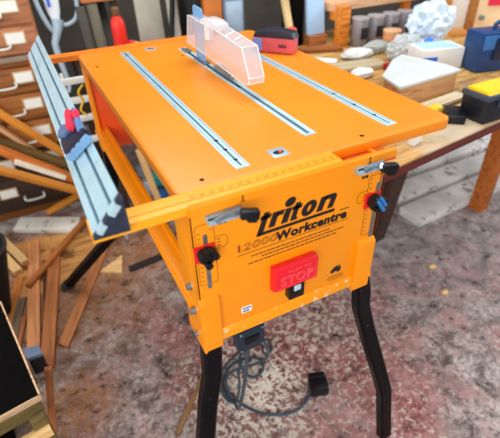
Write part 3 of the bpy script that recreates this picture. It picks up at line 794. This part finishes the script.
def crate(name, label, cat, x0, x1, y0, y1, z0, z1, rgb, lid=None, rough=.5, band=None):
    c = thing(name, label, cat, ((x0+x1)/2, (y0+y1)/2, z0))
    MB().box(x0, x1, y0, y1, z0, z1, .006).build('box_body', paint(name+str(rgb), rgb, rough, var=.15, scale=9), c)
    m = MB().box(x0-.004, x1+.004, y0-.004, y1+.004, z1-.004, z1+.014, .004)
    m.build('lid', paint(name+'lid'+str(lid or rgb), lid or tuple(int(q*.8) for q in rgb), rough), c)
    if band: MB().box(x0+.012, x1-.012, y0-.003, y0+.001, z0+.3*(z1-z0), z0+.7*(z1-z0), .001).build('front_label', paint(name+'band', band, .6), c)
    return c
crate('black_case', 'tall black case behind the blade guard, next to the brown carton', 'case', .640, .680, 1.60, 1.82, .786, 1.14, (24, 24, 28))
crate('brown_carton', 'orange brown carton behind the top of the blade guard', 'carton', .690, .785, 1.58, 1.82, .786, 1.10, (204, 118, 52))
crate('grey_bin', 'blue grey plastic bin behind the blade guard, with a dark side', 'bin', .800, .915, 1.60, 1.86, .786, 1.15, (120, 142, 170), (150, 174, 200), band=(176, 202, 224))
crate('black_tray', 'low black tray in front of the blue grey bin', 'tray', .80, .99, 1.27, 1.38, .8515, .905, (26, 26, 30))

# clear tubing and label bag hanging beside the cabinet
hb = thing('tubing_bag', 'white and blue bag with clear tubing hanging by the drawer cabinet', 'bag', (.03, 1.88, 1.33))
MB().blob((.035, 1.89, 1.14), (.036, .016, .17), 3, .10, 4, 2.2).build('bag', paint('bag_white', (232, 238, 244), .4, var=.05), hb)
m = MB().prism([(.012, 1.06), (.026, 1.06), (.022, 1.28), (.008, 1.28)], 'y', 1.866, 1.870); m.build('blue_stripe', paint('stripe_blue', (60, 104, 214), .5), hb)
MB().tube([(.03, 1.89, .99), (.01, 1.88, .95), (-.02, 1.87, 1.02), (-.035, 1.87, 1.12), (-.02, 1.87, 1.22), (.01, 1.88, 1.28)], .011, 10, 6).build('tube', HOSE_CLEAR, hb)
MB().tube([(.04, 1.89, .975), (.085, 1.88, .975), (.125, 1.87, 1.0), (.145, 1.87, 1.06), (.14, 1.87, 1.16), (.10, 1.88, 1.27)], .010, 10, 6).build('tube', HOSE_CLEAR, hb)
MB().loft([((.04, 1.88, 1.0), .030), ((.03, 1.87, .96), .022), ((.0, 1.86, .90), .017), ((.0, 1.85, .83), .016), ((.01, 1.84, .75), .012), ((.012, 1.83, .69), .010), ((.0, 1.82, .665), .008)], 14).build('outlet_tube', HOSE_CLEAR, hb)
MB().tube([(-.058, 1.95, 1.34), (-.01, 1.92, 1.345), (.03, 1.89, 1.335), (.036, 1.89, 1.30)], .005, 8, 4).build('hook', STEEL, hb)

# pale rack behind the saw bench, seen under the fence's far end
rk = thing('wire_rack', 'pale slatted rack on the floor behind the far left corner of the table', 'rack', (.03, 1.42, 0))
PR = paint('pale_rack', (206, 204, 196), .5, var=.12, scale=12)
for z in (.86, .78, .70, .60): MB().box(-.055, .062, 1.30, 1.325, z, z+.024, .004).build('slat', PR, rk)
for x in (-.05, .052): MB().box(x, x+.012, 1.327, 1.345, 0, .90, .002).build('upright', PR, rk); MB().box(x, x+.012, 1.327, 1.43, 0, .014, .002).build('foot', PR, rk)
tag(MB().blob((.00, 1.41, .075), (.06, .06, .08), 4, .2, 3, 2, -.074).build('yellow_cloth', paint('olive_yellow', (196, 164, 30), .7, var=.3, scale=14)), 'crumpled mustard yellow cloth on the floor by the pale slatted rack', 'cloth')
tag(MB().tube([(-.010, .945, .965), (-.03, .95, .94), (-.022, .952, .91), (-.036, .95, .88), (-.02, .948, .86)], .004, 8, 6).build('yellow_strap', paint('strap_yellow', (214, 176, 26), .5)), 'thin yellow strap hanging by the rear corner post of the saw bench', 'strap')
# litter under the bench, seen between table and side rail
tag(MB().blob((.40, 1.80, .055), (.075, .07, .055), 2, .25, 3, 2.5, -.054).build('teal_cloth', paint('teal_cloth', (40, 176, 178), .6, var=.3, scale=16)), 'teal cloth on the floor, seen between the table and the orange side rail', 'cloth')
tag(MB().blob((.47, 1.66, .045), (.07, .045, .045), 5, .25, 3, 2.5, -.044).build('lime_cloth', paint('lime_cloth', (176, 190, 40), .6, var=.3, scale=16)), 'yellow green cloth lying on the floor beside the teal cloth', 'cloth')
tag(MB().lathe([(.05, 0), (.055, .004), (.055, .10), (.05, .105), (.046, .105), (.044, .02)], (.42, 1.56, 0), 24).build('grey_pot', paint('pot_grey', (150, 156, 160), .4, .3)), 'small grey pot on the floor under the saw bench', 'pot')
plank('pale_stick', 'pale upright stick under the saw bench, seen past the side rail', 'stick', (.30, 1.45, .012), (.235, 1.50, .42), .035, .02, PINE, 0, up=(0, 1, 0))
plank('brown_offcut', 'brown wood chunk on the floor by the small grey pot', 'offcut', (.20, 1.56, .02), (.28, 1.60, .02), .05, .036, RUST, 0)
tag(MB().blob((.58, 1.98, .05), (.07, .05, .05), 8, .2, 3, 3, -.049).build('white_rag', paint('rag_white', (214, 216, 214), .8, var=.1)), 'white rag on the floor behind the teal cloth', 'rag')
tag(MB().box(-.06, .06, -.04, .04, 0, .07, .004).build('grey_carton', paint('carton_grey', (186, 190, 192), .6, var=.15)), 'light grey carton on the floor behind the small grey pot', 'carton')
o = bpy.data.objects['grey_carton']; o.location = (.36, 1.98, 0); o.rotation_euler = (0, 0, R(25))
plank('grey_lath', 'pale grey lath lying on the floor before the small grey pot', 'lath', (.25, 1.42, .008), (.50, 1.50, .008), .03, .014, paint('lath_pale', (200, 198, 190), .6, var=.15), 0)
tag(MB().lathe([(.03, 0), (.033, .003), (.033, .09), (.03, .095)], (.30, 1.74, 0), 20).build('silver_tin', paint('tin_silver', (190, 200, 206), .35, .3)), 'silver tin standing on the floor left of the teal cloth', 'tin')
tag(MB().box(-.07, .07, -.03, .03, 0, .03, .004).build('blue_packet', paint('packet_blue', (60, 120, 200), .5)), 'small blue packet on the floor between the silver tin and the yellow green cloth', 'packet')
o = bpy.data.objects['blue_packet']; o.location = (.345, 1.64, 0); o.rotation_euler = (0, 0, R(60))
plank('dark_lath', 'weathered lath lying on the floor beyond the triangular offcut', 'lath', (.06, 1.52, .008), (.30, 1.26, .008), .04, .014, GREYW, 0)

# ------------------------------------------------------------------ big bench to the right
BT = NT('bench_ply'); v = BT.coords((3, 22, 22)); n = BT.noise(v, 1.4, 6, .6, .5)
c = BT.ramp(n, [(.3, lin((140, 96, 44))), (.5, lin((196, 150, 82))), (.72, lin((226, 190, 124)))])
n3 = BT.noise(BT.coords(), 5, 6, .7); c = BT.mix(BT.ramp(n3, [(.54, (0,)*3), (.66, (1,)*3)]), c, lin((120, 86, 40)))
c = BT.mix(BT.ramp(BT.noise(BT.coords(), 3.1, 4), [(.52, (0,)*3), (.64, (.7,)*3)]), c, lin((200, 190, 170)))
BT.color(c); BT.p.inputs['Roughness'].default_value = .55
wb = bpy.data.objects.new('workbench', None); COL.objects.link(wb); wb['local'] = 1
tag(wb, 'large plywood topped workbench right of the saw bench, piled with boxes', 'workbench')
wb.location = (.615, .157, 0); wb.rotation_euler = (0, 0, R(8.1))
EDGE = wood('dark_edge', (104, 40, 30), (44, 16, 14)); LEGW = wood('bench_leg_wood', (190, 104, 34), (116, 58, 14))
MB().box(0, 2.1, -.002, 1.25, .830, .850, .002).build('bench_top', BT.m, wb)
MB().box(0, 2.1, -.004, .006, .816, .8445, .002).build('front_edge', EDGE, wb)
for x, y in ((.06, 1.15), (1.305, .285), (2.0, .16), (2.0, 1.15)): MB().box(x, x+.075, y, y+.075, 0, .822, .003).build('leg', LEGW, wb)
MB().bar([(.675, .479, .0), (.273, .143, .80)], .085, .05, (1, 0, 0)).build('brace', DKW, wb)
MB().box(0, 2.1, .22, .25, .75, .830, .002).build('apron', DKW, wb)
# pale boards stored below the bench
GB = paint('dusty_grey_board', (222, 220, 218), .7, var=.25, scale=7, scratch=(9, .58, (150, 140, 134)))
for i, (y, z, lb) in enumerate(((.80, 0, 'nearest of the three'), (.98, .0, 'middle one of the three'), (1.18, .0, 'farthest of the three'))):
    o = MB().box(-.75, .75, -.075, .075, 0, .05, .004).build('storage_board', GB)
    o.location = (2.22+.06*i, y, z+.001); o.rotation_euler = (0, 0, R(3-2*i))
    tag(o, 'pale dusty board lying under the right workbench, '+lb, 'board', 'boards under the workbench')

TZ = .8505
# white-topped wooden box
MB1 = Matrix.Translation((1.09, .555, TZ)) @ Matrix.Rotation(R(-8), 4, 'Z')
wbx = thing('wooden_box', 'long wooden box with a white top lying on the right workbench', 'box', (1.09, .555, TZ))
pb = [(.93, .455), (1.232, .512), (1.215, .70), (.98, .66)]
MB().prism([(.933, .468), (1.234, .497), (1.238, .57), (1.195, .742), (1.12, .705), (.962, .578)], 'z', TZ, .922, bev=.003).build('box_body', wood('box_wood', (224, 170, 116), (176, 118, 70)), wbx)
MB().prism([(.925, .462), (1.241, .491), (1.246, .57), (1.20, .75), (1.118, .714), (.955, .584)], 'z', .922, .932, bev=.002).build('box_top', paint('white_board_top', (206, 212, 212), .6, var=.06), wbx)
plank('thin_batten', 'pale thin slat between the white topped box and the black toolbox', 'slat', (.985, .405, TZ+.014), (1.20, .432, TZ+.014), .05, .012, wood('pale_slat', (214, 200, 170), (170, 150, 116)), 0)

# toolbox with yellow lid
tb = thing('toolbox', 'black plastic toolbox with a yellow lid at the right end of the workbench', 'toolbox', (1.12, .29, TZ))
MTB = Matrix.Translation((1.166, .283, TZ)) @ Matrix.Rotation(R(1), 4, 'Z') @ Matrix.Diagonal((.86, .86, .88, 1))
MB().prism([(-.105, 0), (.105, 0), (.112, .085), (-.112, .085)], 'y', -.055, .055, M=MTB, bev=.004).build('box_body', paint('toolbox_black', (26, 30, 40), .4), tb)
MB().box(-.116, .116, -.060, .060, .085, .105, .005, M=MTB).build('box_rim', paint('rim_grey', (64, 74, 92), .4), tb)
MB().prism([(-.050, .105), (.050, .105), (.040, .118), (-.040, .118)], 'x', -.108, .108, M=MTB, bev=.004).build('lid', paint('lid_yellow', (250, 204, 18), .45, var=.06), tb)
for sx in (-.045, .05): MB().box(sx-.012, sx+.012, -.068, -.056, .06, .105, .003, M=MTB).build('latch', paint('rim_grey', (64, 74, 92), .4), tb)
MB().tube([MTB @ Vector(p) for p in ((.02, -.064, .03), (.025, -.082, .09), (.05, -.085, .108), (.10, -.082, .108))], .008, 8, 4).build('handle', paint('handle_grey', (120, 132, 146), .4), tb)
tag(MB().blob((1.02, .385, TZ+.014), (.03, .022, .014), 3, .2, 3, 2, -.0115).build('yellow_tape_measure', paint('tape_yellow', (226, 194, 26), .45)), 'small yellow tape measure beside the black toolbox', 'tape measure')
tag(MB().box(-.045, .045, -.03, .03, 0, .03, .006).build('battery_pack', BLACK_PLASTIC), 'small black battery pack on the bench left of the black toolbox', 'battery')
o = bpy.data.objects['battery_pack']; o.location = (1.035, .315, TZ); o.rotation_euler = (0, 0, R(50))
tag(MB().box(-.022, .022, -.012, .012, 0, .034, .003).build('white_plug_block', WHITE), 'small white block on the bench just under the right corner of the orange table', 'block')
o = bpy.data.objects['white_plug_block']; o.location = (.80, .245, TZ); o.rotation_euler = (0, 0, R(20))
plank('plywood_strip', 'grey plywood strip on the bench between the orange table and the white topped box', 'strip', (.79, .52, TZ+.008), (.88, .86, TZ+.008), .07, .012, GREYW, 0)
# blue case at the right edge
bc = thing('blue_case', 'dark blue plastic tool case standing behind the yellow lidded toolbox', 'case', (1.72, .66, TZ))
MBC = Matrix.Translation((1.60, .62, TZ)) @ Matrix.Rotation(R(-14), 4, 'Z')
BLC = paint('case_blue', (22, 62, 116), .4, var=.2, scale=14); BLL = paint('case_light_blue', (52, 110, 176), .4)
MB().box(-.13, .16, -.055, .055, 0, .155, .012, M=MBC).build('case_shell', BLC, bc)
MB().box(-.12, .15, -.060, -.053, .09, .145, .004, M=MBC).build('front_panel', BLL, bc)
MB().box(-.07, -.03, -.066, -.058, .05, .135, .004, M=MBC).build('latch', paint('case_navy', (10, 26, 62), .4), bc)
MB().box(.07, .11, -.066, -.058, .05, .135, .004, M=MBC).build('latch', paint('case_navy', (10, 26, 62), .4), bc)
MB().tube([MBC @ Vector(p) for p in ((-.04, 0, .15), (-.035, 0, .178), (.065, 0, .178), (.07, 0, .15))], .009, 8, 4).build('handle', BLC, bc)
# white and blue carton
wc = thing('carton', 'white carton with a bright blue corner between the wooden box and the blue case', 'carton', (1.42, .72, TZ))
MWC = Matrix.Translation((1.41, .76, TZ)) @ Matrix.Rotation(R(-14), 4, 'Z')
MB().box(-.105, .085, -.06, .06, 0, .085, .003, M=MWC).build('carton_body', paint('carton_white', (236, 238, 236), .6, var=.04), wc)
MB().box(-.106, -.035, -.0615, -.058, .0, .055, .001, M=MWC).build('blue_corner', paint('corner_blue', (26, 110, 226), .5), wc)
MB().box(-.09, .07, -.045, .05, .0845, .0865, .0005, M=MWC).build('top_label', paint('label_pale_blue', (176, 214, 240), .5), wc)
# bags and clutter
tag(MB().blob((1.36, .895, TZ+.05), (.085, .055, .055), 11, .30, 4, 3.4, -.049).build('clear_bag', BAG_CLEAR, smooth=14), 'crumpled clear plastic bag behind the white topped wooden box', 'plastic bag')
tag(MB().blob((1.60, 1.00, TZ+.105), (.125, .070, .10), 12, .24, 4, 3.6, -.104).build('white_bag', paint('bag_pale', (206, 224, 240), .3, var=.08), smooth=14), 'large pale white plastic bag on the bench below the white cabinet', 'plastic bag')
tag(MB().blob((1.50, .90, TZ+.035), (.035, .03, .037), 13, .2, 3, 2.4, -.034).build('blue_bag', paint('bag_blue', (20, 126, 226), .4, var=.1)), 'small bright blue bag beside the large white plastic bag', 'plastic bag')
plank('loose_board', 'grey tan board lying on the bench along the right edge of the orange table', 'board', (.80, .95, TZ+.012), (1.22, .88, TZ+.012), .10, .02, wood('tan_board', (176, 162, 130), (120, 106, 78)), 0, 'loose boards on the workbench')
plank('loose_board', 'brown board lying on the bench behind the red box', 'board', (1.02, 1.24, TZ+.01), (1.22, 1.17, TZ+.01), .06, .018, wood('mid_brown', (160, 92, 34), (100, 52, 14)), 0, 'loose boards on the workbench')
tag(MB().box(-.05, .05, -.012, .012, 0, .026, .004).build('red_chisel', paint('handle_red', (176, 40, 44), .5)), 'dark red tool handle lying behind the white topped box', 'tool handle')
o = bpy.data.objects['red_chisel']; o.location = (1.235, .815, TZ); o.rotation_euler = (0, 0, R(-20))
tag(MB().blob((1.20, 1.02, TZ+.022), (.075, .05, .022), 21, .2, 4, 2.0, -.021).build('white_rag', paint('rag_white', (214, 216, 214), .8, var=.1), smooth=80), 'white rag lying in front of the orange wooden post', 'rag')
tag(MB().blob((1.05, .80, TZ+.018), (.05, .035, .018), 22, .2, 4, 2, -.017).build('white_cloth', paint('cloth_white', (226, 228, 224), .8)), 'small white cloth on the bench at the right edge of the orange table', 'cloth')
tag(MB().blob((1.335, 1.05, TZ+.026), (.065, .045, .026), 23, .2, 4, 2.2, -.025).build('grey_bundle', paint('bundle_grey', (168, 172, 166), .7, var=.2, scale=14)), 'grey bundle under the raised shelf, left of the peach tin', 'bundle')
pt = thing('peach_tin', 'peach coloured round tin under the right end of the raised shelf', 'tin', (1.455, 1.09, TZ))
MB().lathe([(.040, 0), (.042, .004), (.042, .062), (.04, .066)], (1.455, 1.09, TZ), 22).build('tin_body', paint('peach', (226, 156, 104), .5), pt)
MB().lathe([(.043, 0), (.044, .002), (.044, .014), (.04, .016)], (1.455, 1.09, TZ+.064), 22).build('lid', paint('peach_lid', (240, 184, 134), .5), pt)
# raised shelf with its posts, and grey cans below it
PINKW = wood('shelf_pale_wood', (226, 182, 142), (180, 130, 92)); POSTW = wood('post_orange', (230, 140, 40), (176, 92, 18))
rs = thing('raised_shelf', 'pale wooden shelf raised on orange posts along the back of the right workbench', 'shelf', (1.5, 1.36, TZ))
MB().box(1.235, 1.80, 1.30, 1.50, .997, 1.034, .003).build('shelf_board', PINKW, rs)
MB().box(1.245, 1.295, 1.215, 1.27, TZ, 1.03, .003).build('post', POSTW, rs)
MB().box(1.74, 1.785, 1.33, 1.37, TZ, .997, .003).build('post', POSTW, rs)
MB().box(1.245, 1.295, 1.27, 1.32, .96, .997, .002).build('post_bracket', POSTW, rs)
CAN = paint('can_grey', (148, 144, 150), .4, .3, .15, 16); CANL = paint('can_lid', (186, 184, 190), .35, .3)
proto = None
cans = [(1.345, 'leftmost'), (1.440, 'second'), (1.535, 'third'), (1.630, 'rightmost')]
for i, (x, w_) in enumerate(cans):
    lb = 'grey metal can under the raised shelf, %s of the row of four' % w_
    if proto is None:
        proto = bpy.data.objects.new('metal_can', None); COL.objects.link(proto); proto['local'] = 1
        MB().lathe([(.032, 0), (.034, .003), (.034, .10), (.033, .104)], (0, 0, 0), 24).build('can_body', CAN, proto)
        MB().lathe([(.035, 0), (.036, .002), (.036, .008), (.030, .009)], (0, 0, .103), 24).build('can_lid', CANL, proto)
        MB().box(-.016, .016, -.0355, -.030, .03, .075, .001).build('can_label', paint('can_dark_label', (34, 32, 38), .5), proto)
        c = proto
    else: c = copy_tree(proto)
    c.location = (x, 1.20, TZ); c.scale = (1.2, 1.2, 1.15); tag(c, lb, 'can', 'grey cans under the raised shelf')
# pale blue panel on a wooden block
blk = tag(MB().box(1.120, 1.218, 1.29, 1.37, TZ, .90, .003).build('wood_block', wood('block_wood', (206, 130, 76), (150, 84, 40))), 'wooden block standing left of the orange shelf post', 'wood block')
plank('blue_sheet', 'pale blue rectangular panel standing on the wooden block', 'panel', (1.165, 1.315, .902), (1.165, 1.345, 1.10), .098, .02, paint('pale_blue', (170, 206, 240), .45, var=.06), 0, up=(0, 1, 0))
tag(MB().box(1.055, 1.11, 1.34, 1.46, TZ, 1.12, .004).build('black_upright', BLACK_MATTE), 'black upright block behind the red box, left of the pale blue panel', 'block')
plank('leaning_lath', 'pale yellow lath leaning behind the red box on the table', 'lath', (1.015, 1.28, TZ), (1.035, 1.44, 1.16), .035, .02, wood('lath_yellow', (216, 190, 140), (170, 140, 90)), 0, up=(0, 1, 0))
tag(MB().box(-.075, .075, -.02, .02, 0, .03, .006, M=Matrix.Rotation(R(-6), 4, 'Y')).build('red_level', paint('level_red', (220, 84, 78), .5)), 'faded red bar among tools behind the red box', 'tool')
o = bpy.data.objects['red_level']; o.location = (.91, 1.21, .938); o.rotation_euler = (0, 0, R(8))
tag(MB().blob((.91, 1.215, .890), (.075, .04, .045), 31, .15, 3, 2.5, -.039).build('tan_sack', paint('sack_tan', (166, 138, 96), .8, var=.25, scale=14)), 'tan sack under the faded red bar behind the table', 'sack')
plank('tan_offcut', 'tan wood offcut lying behind the blade guard, beside the tan sack', 'offcut', (.76, 1.30, .863), (.79, 1.22, .863), .03, .02, PALE, 0)
# red box on the table's far right corner
rx = thing('red_tool_box', 'dusty red box with a black top on the far right corner of the orange table', 'box', (.56, .64, HT))
MRX = Matrix.Translation((.545, .628, HT+.0022)) @ Matrix.Rotation(R(-52), 4, 'Z')
MRX = Matrix.Translation((.548, .640, HT+.0022)) @ Matrix.Rotation(R(-50), 4, 'Z')
MB().box(-.066, .066, -.022, .030, 0, .042, .004, M=MRX).build('box_body', paint('dusty_red', (206, 82, 92), .5, var=.15, scale=14), rx)
MB().prism([(-.068, .042), (.068, .042), (.060, .058), (.0, .066), (-.060, .056)], 'y', -.018, .032, M=MRX, bev=.003).build('box_top', paint('top_black', (24, 30, 48), .45), rx)
MB().box(-.067, -.035, -.0235, .0315, .004, .040, .002, M=MRX).build('blue_end', paint('end_blue', (110, 140, 200), .5), rx)
MB().box(.020, .045, -.0235, -.0215, .016, .026, .0005, M=MRX).build('box_print', paint('print_dark', (110, 40, 54), .5), rx)
# white strip lying along the table edge
plank('white_strip', 'white plastic strip lying on the bench just past the table edge', 'strip', (.86, 1.19, TZ+.01), (1.06, .99, TZ+.01), .06, .016, WHITE, 0)

# white framed cabinet at the upper right
wc2 = thing('open_cabinet', 'small open cabinet of brown framed white panels at the back right of the bench', 'cabinet', (2.25, 1.42, TZ))
FRW = wood('frame_wood', (196, 130, 62), (140, 84, 34)); CREAM = paint('cream_panel', (250, 226, 184), .5, var=.04)
MCB = Matrix.Translation((1.805, 1.10, 0)) @ Matrix.Rotation(R(-22), 4, 'Z')
def cb(x0, x1, y0, y1, z0, z1, bev=.002): return MB().box(x0, x1, y0, y1, z0, z1, bev, M=MCB)
cb(-.02, .36, 0, .20, TZ, TZ+.028).build('base', paint('base_wood', (226, 158, 84), .5), wc2)
cb(-.02, .022, 0, .20, TZ+.028, 1.24).build('post', FRW, wc2); cb(.125, .158, -.005, .2, TZ+.028, 1.24).build('post', FRW, wc2); 
cb(.022, .125, .03, .045, TZ+.028, 1.24).build('door', paint('white_door', (240, 240, 236), .5, var=.03), wc2)
cb(.158, .36, .02, .035, TZ+.028, 1.24).build('door', CREAM, wc2)
MB().box(.22, .34, .008, .021, .985, 1.24, .002, M=MCB).build('red_notice', paint('notice_red', (232, 44, 84), .5), wc2)
MB().cyl(MCB @ Vector((.20, .02, .93)), MCB @ Vector((.20, .0, .93)), .012, n=14).build('knob', STEEL, wc2)

# floor crumbs near the right
for i, (x, y, s_, lb) in enumerate(((1.30, .42, .017, 'pale wood chip on the floor right of the saw bench, farther one'), (1.22, .27, .018, 'pale wood chip on the floor right of the saw bench, nearer one'))):
    tag(MB().blob((x, y, s_*.5), (s_, s_*.8, s_*.55), i+3, .3, 2, 2, -s_*.49).build('wood_chip', PINE), lb, 'wood chip', 'chips on the floor')

# ------------------------------------------------------------------ light and camera
w = bpy.data.worlds.new('World'); SC.world = w; w.use_nodes = True
bg = w.node_tree.nodes['Background']; bg.inputs[0].default_value = (.93, .96, 1, 1); bg.inputs[1].default_value = .42
def area(name, loc, target, size, size_y, energy, col=(1, 1, 1)):
    l = bpy.data.lights.new(name, 'AREA'); l.shape = 'RECTANGLE'; l.size = size; l.size_y = size_y; l.energy = energy; l.color = col
    o = bpy.data.objects.new(name, l); COL.objects.link(o); o.location = loc
    o.rotation_euler = (Vector(target)-Vector(loc)).to_track_quat('-Z', 'Y').to_euler(); return o
area('doorway_light', (-1.6, -2.6, 2.1), (.2, .3, .7), 2.6, 2.2, 110, (1, .98, .95))
area('ceiling_light', (.7, .9, 3.0), (.5, .7, 0), 2.4, 1.2, 48, (1, .98, .96))
area('side_window_light', (-3.0, .9, 1.9), (.1, .5, .6), 1.8, 1.4, 38, (.95, .98, 1))
area('window_light', (3.8, .2, 2.2), (.6, .8, .4), 2.0, 1.5, 60, (.93, .97, 1))

cam = bpy.data.cameras.new('camera'); co = bpy.data.objects.new('camera', cam); COL.objects.link(co)
cam.sensor_width = 36; cam.sensor_fit = 'HORIZONTAL'; cam.lens = 441/500*36
RM = ((.8901397792902984, -.2837775318173431, .35654100151409773), (-.4550409553048054, -.5118767807116519, .7286424983238114), (-.0242786533846411, -.8106151485254490, -.5850757454987283))
Mc = Matrix(((RM[0][0], -RM[0][1], -RM[0][2], -.1651247), (RM[1][0], -RM[1][1], -RM[1][2], -.6034367), (RM[2][0], -RM[2][1], -RM[2][2], 1.4460759), (0, 0, 0, 1)))
co.matrix_world = Mc
cam.clip_start = .02; cam.clip_end = 60
cam.dof.use_dof = True; cam.dof.focus_distance = 1.02; cam.dof.aperture_fstop = 3.2
SC.camera = co
SC.view_settings.view_transform = 'Standard'; SC.view_settings.look = 'None'
SC.view_settings.exposure = 0; SC.view_settings.gamma = 1
for o in list(SC.objects):
    if 'local' in o.keys(): del o['local']
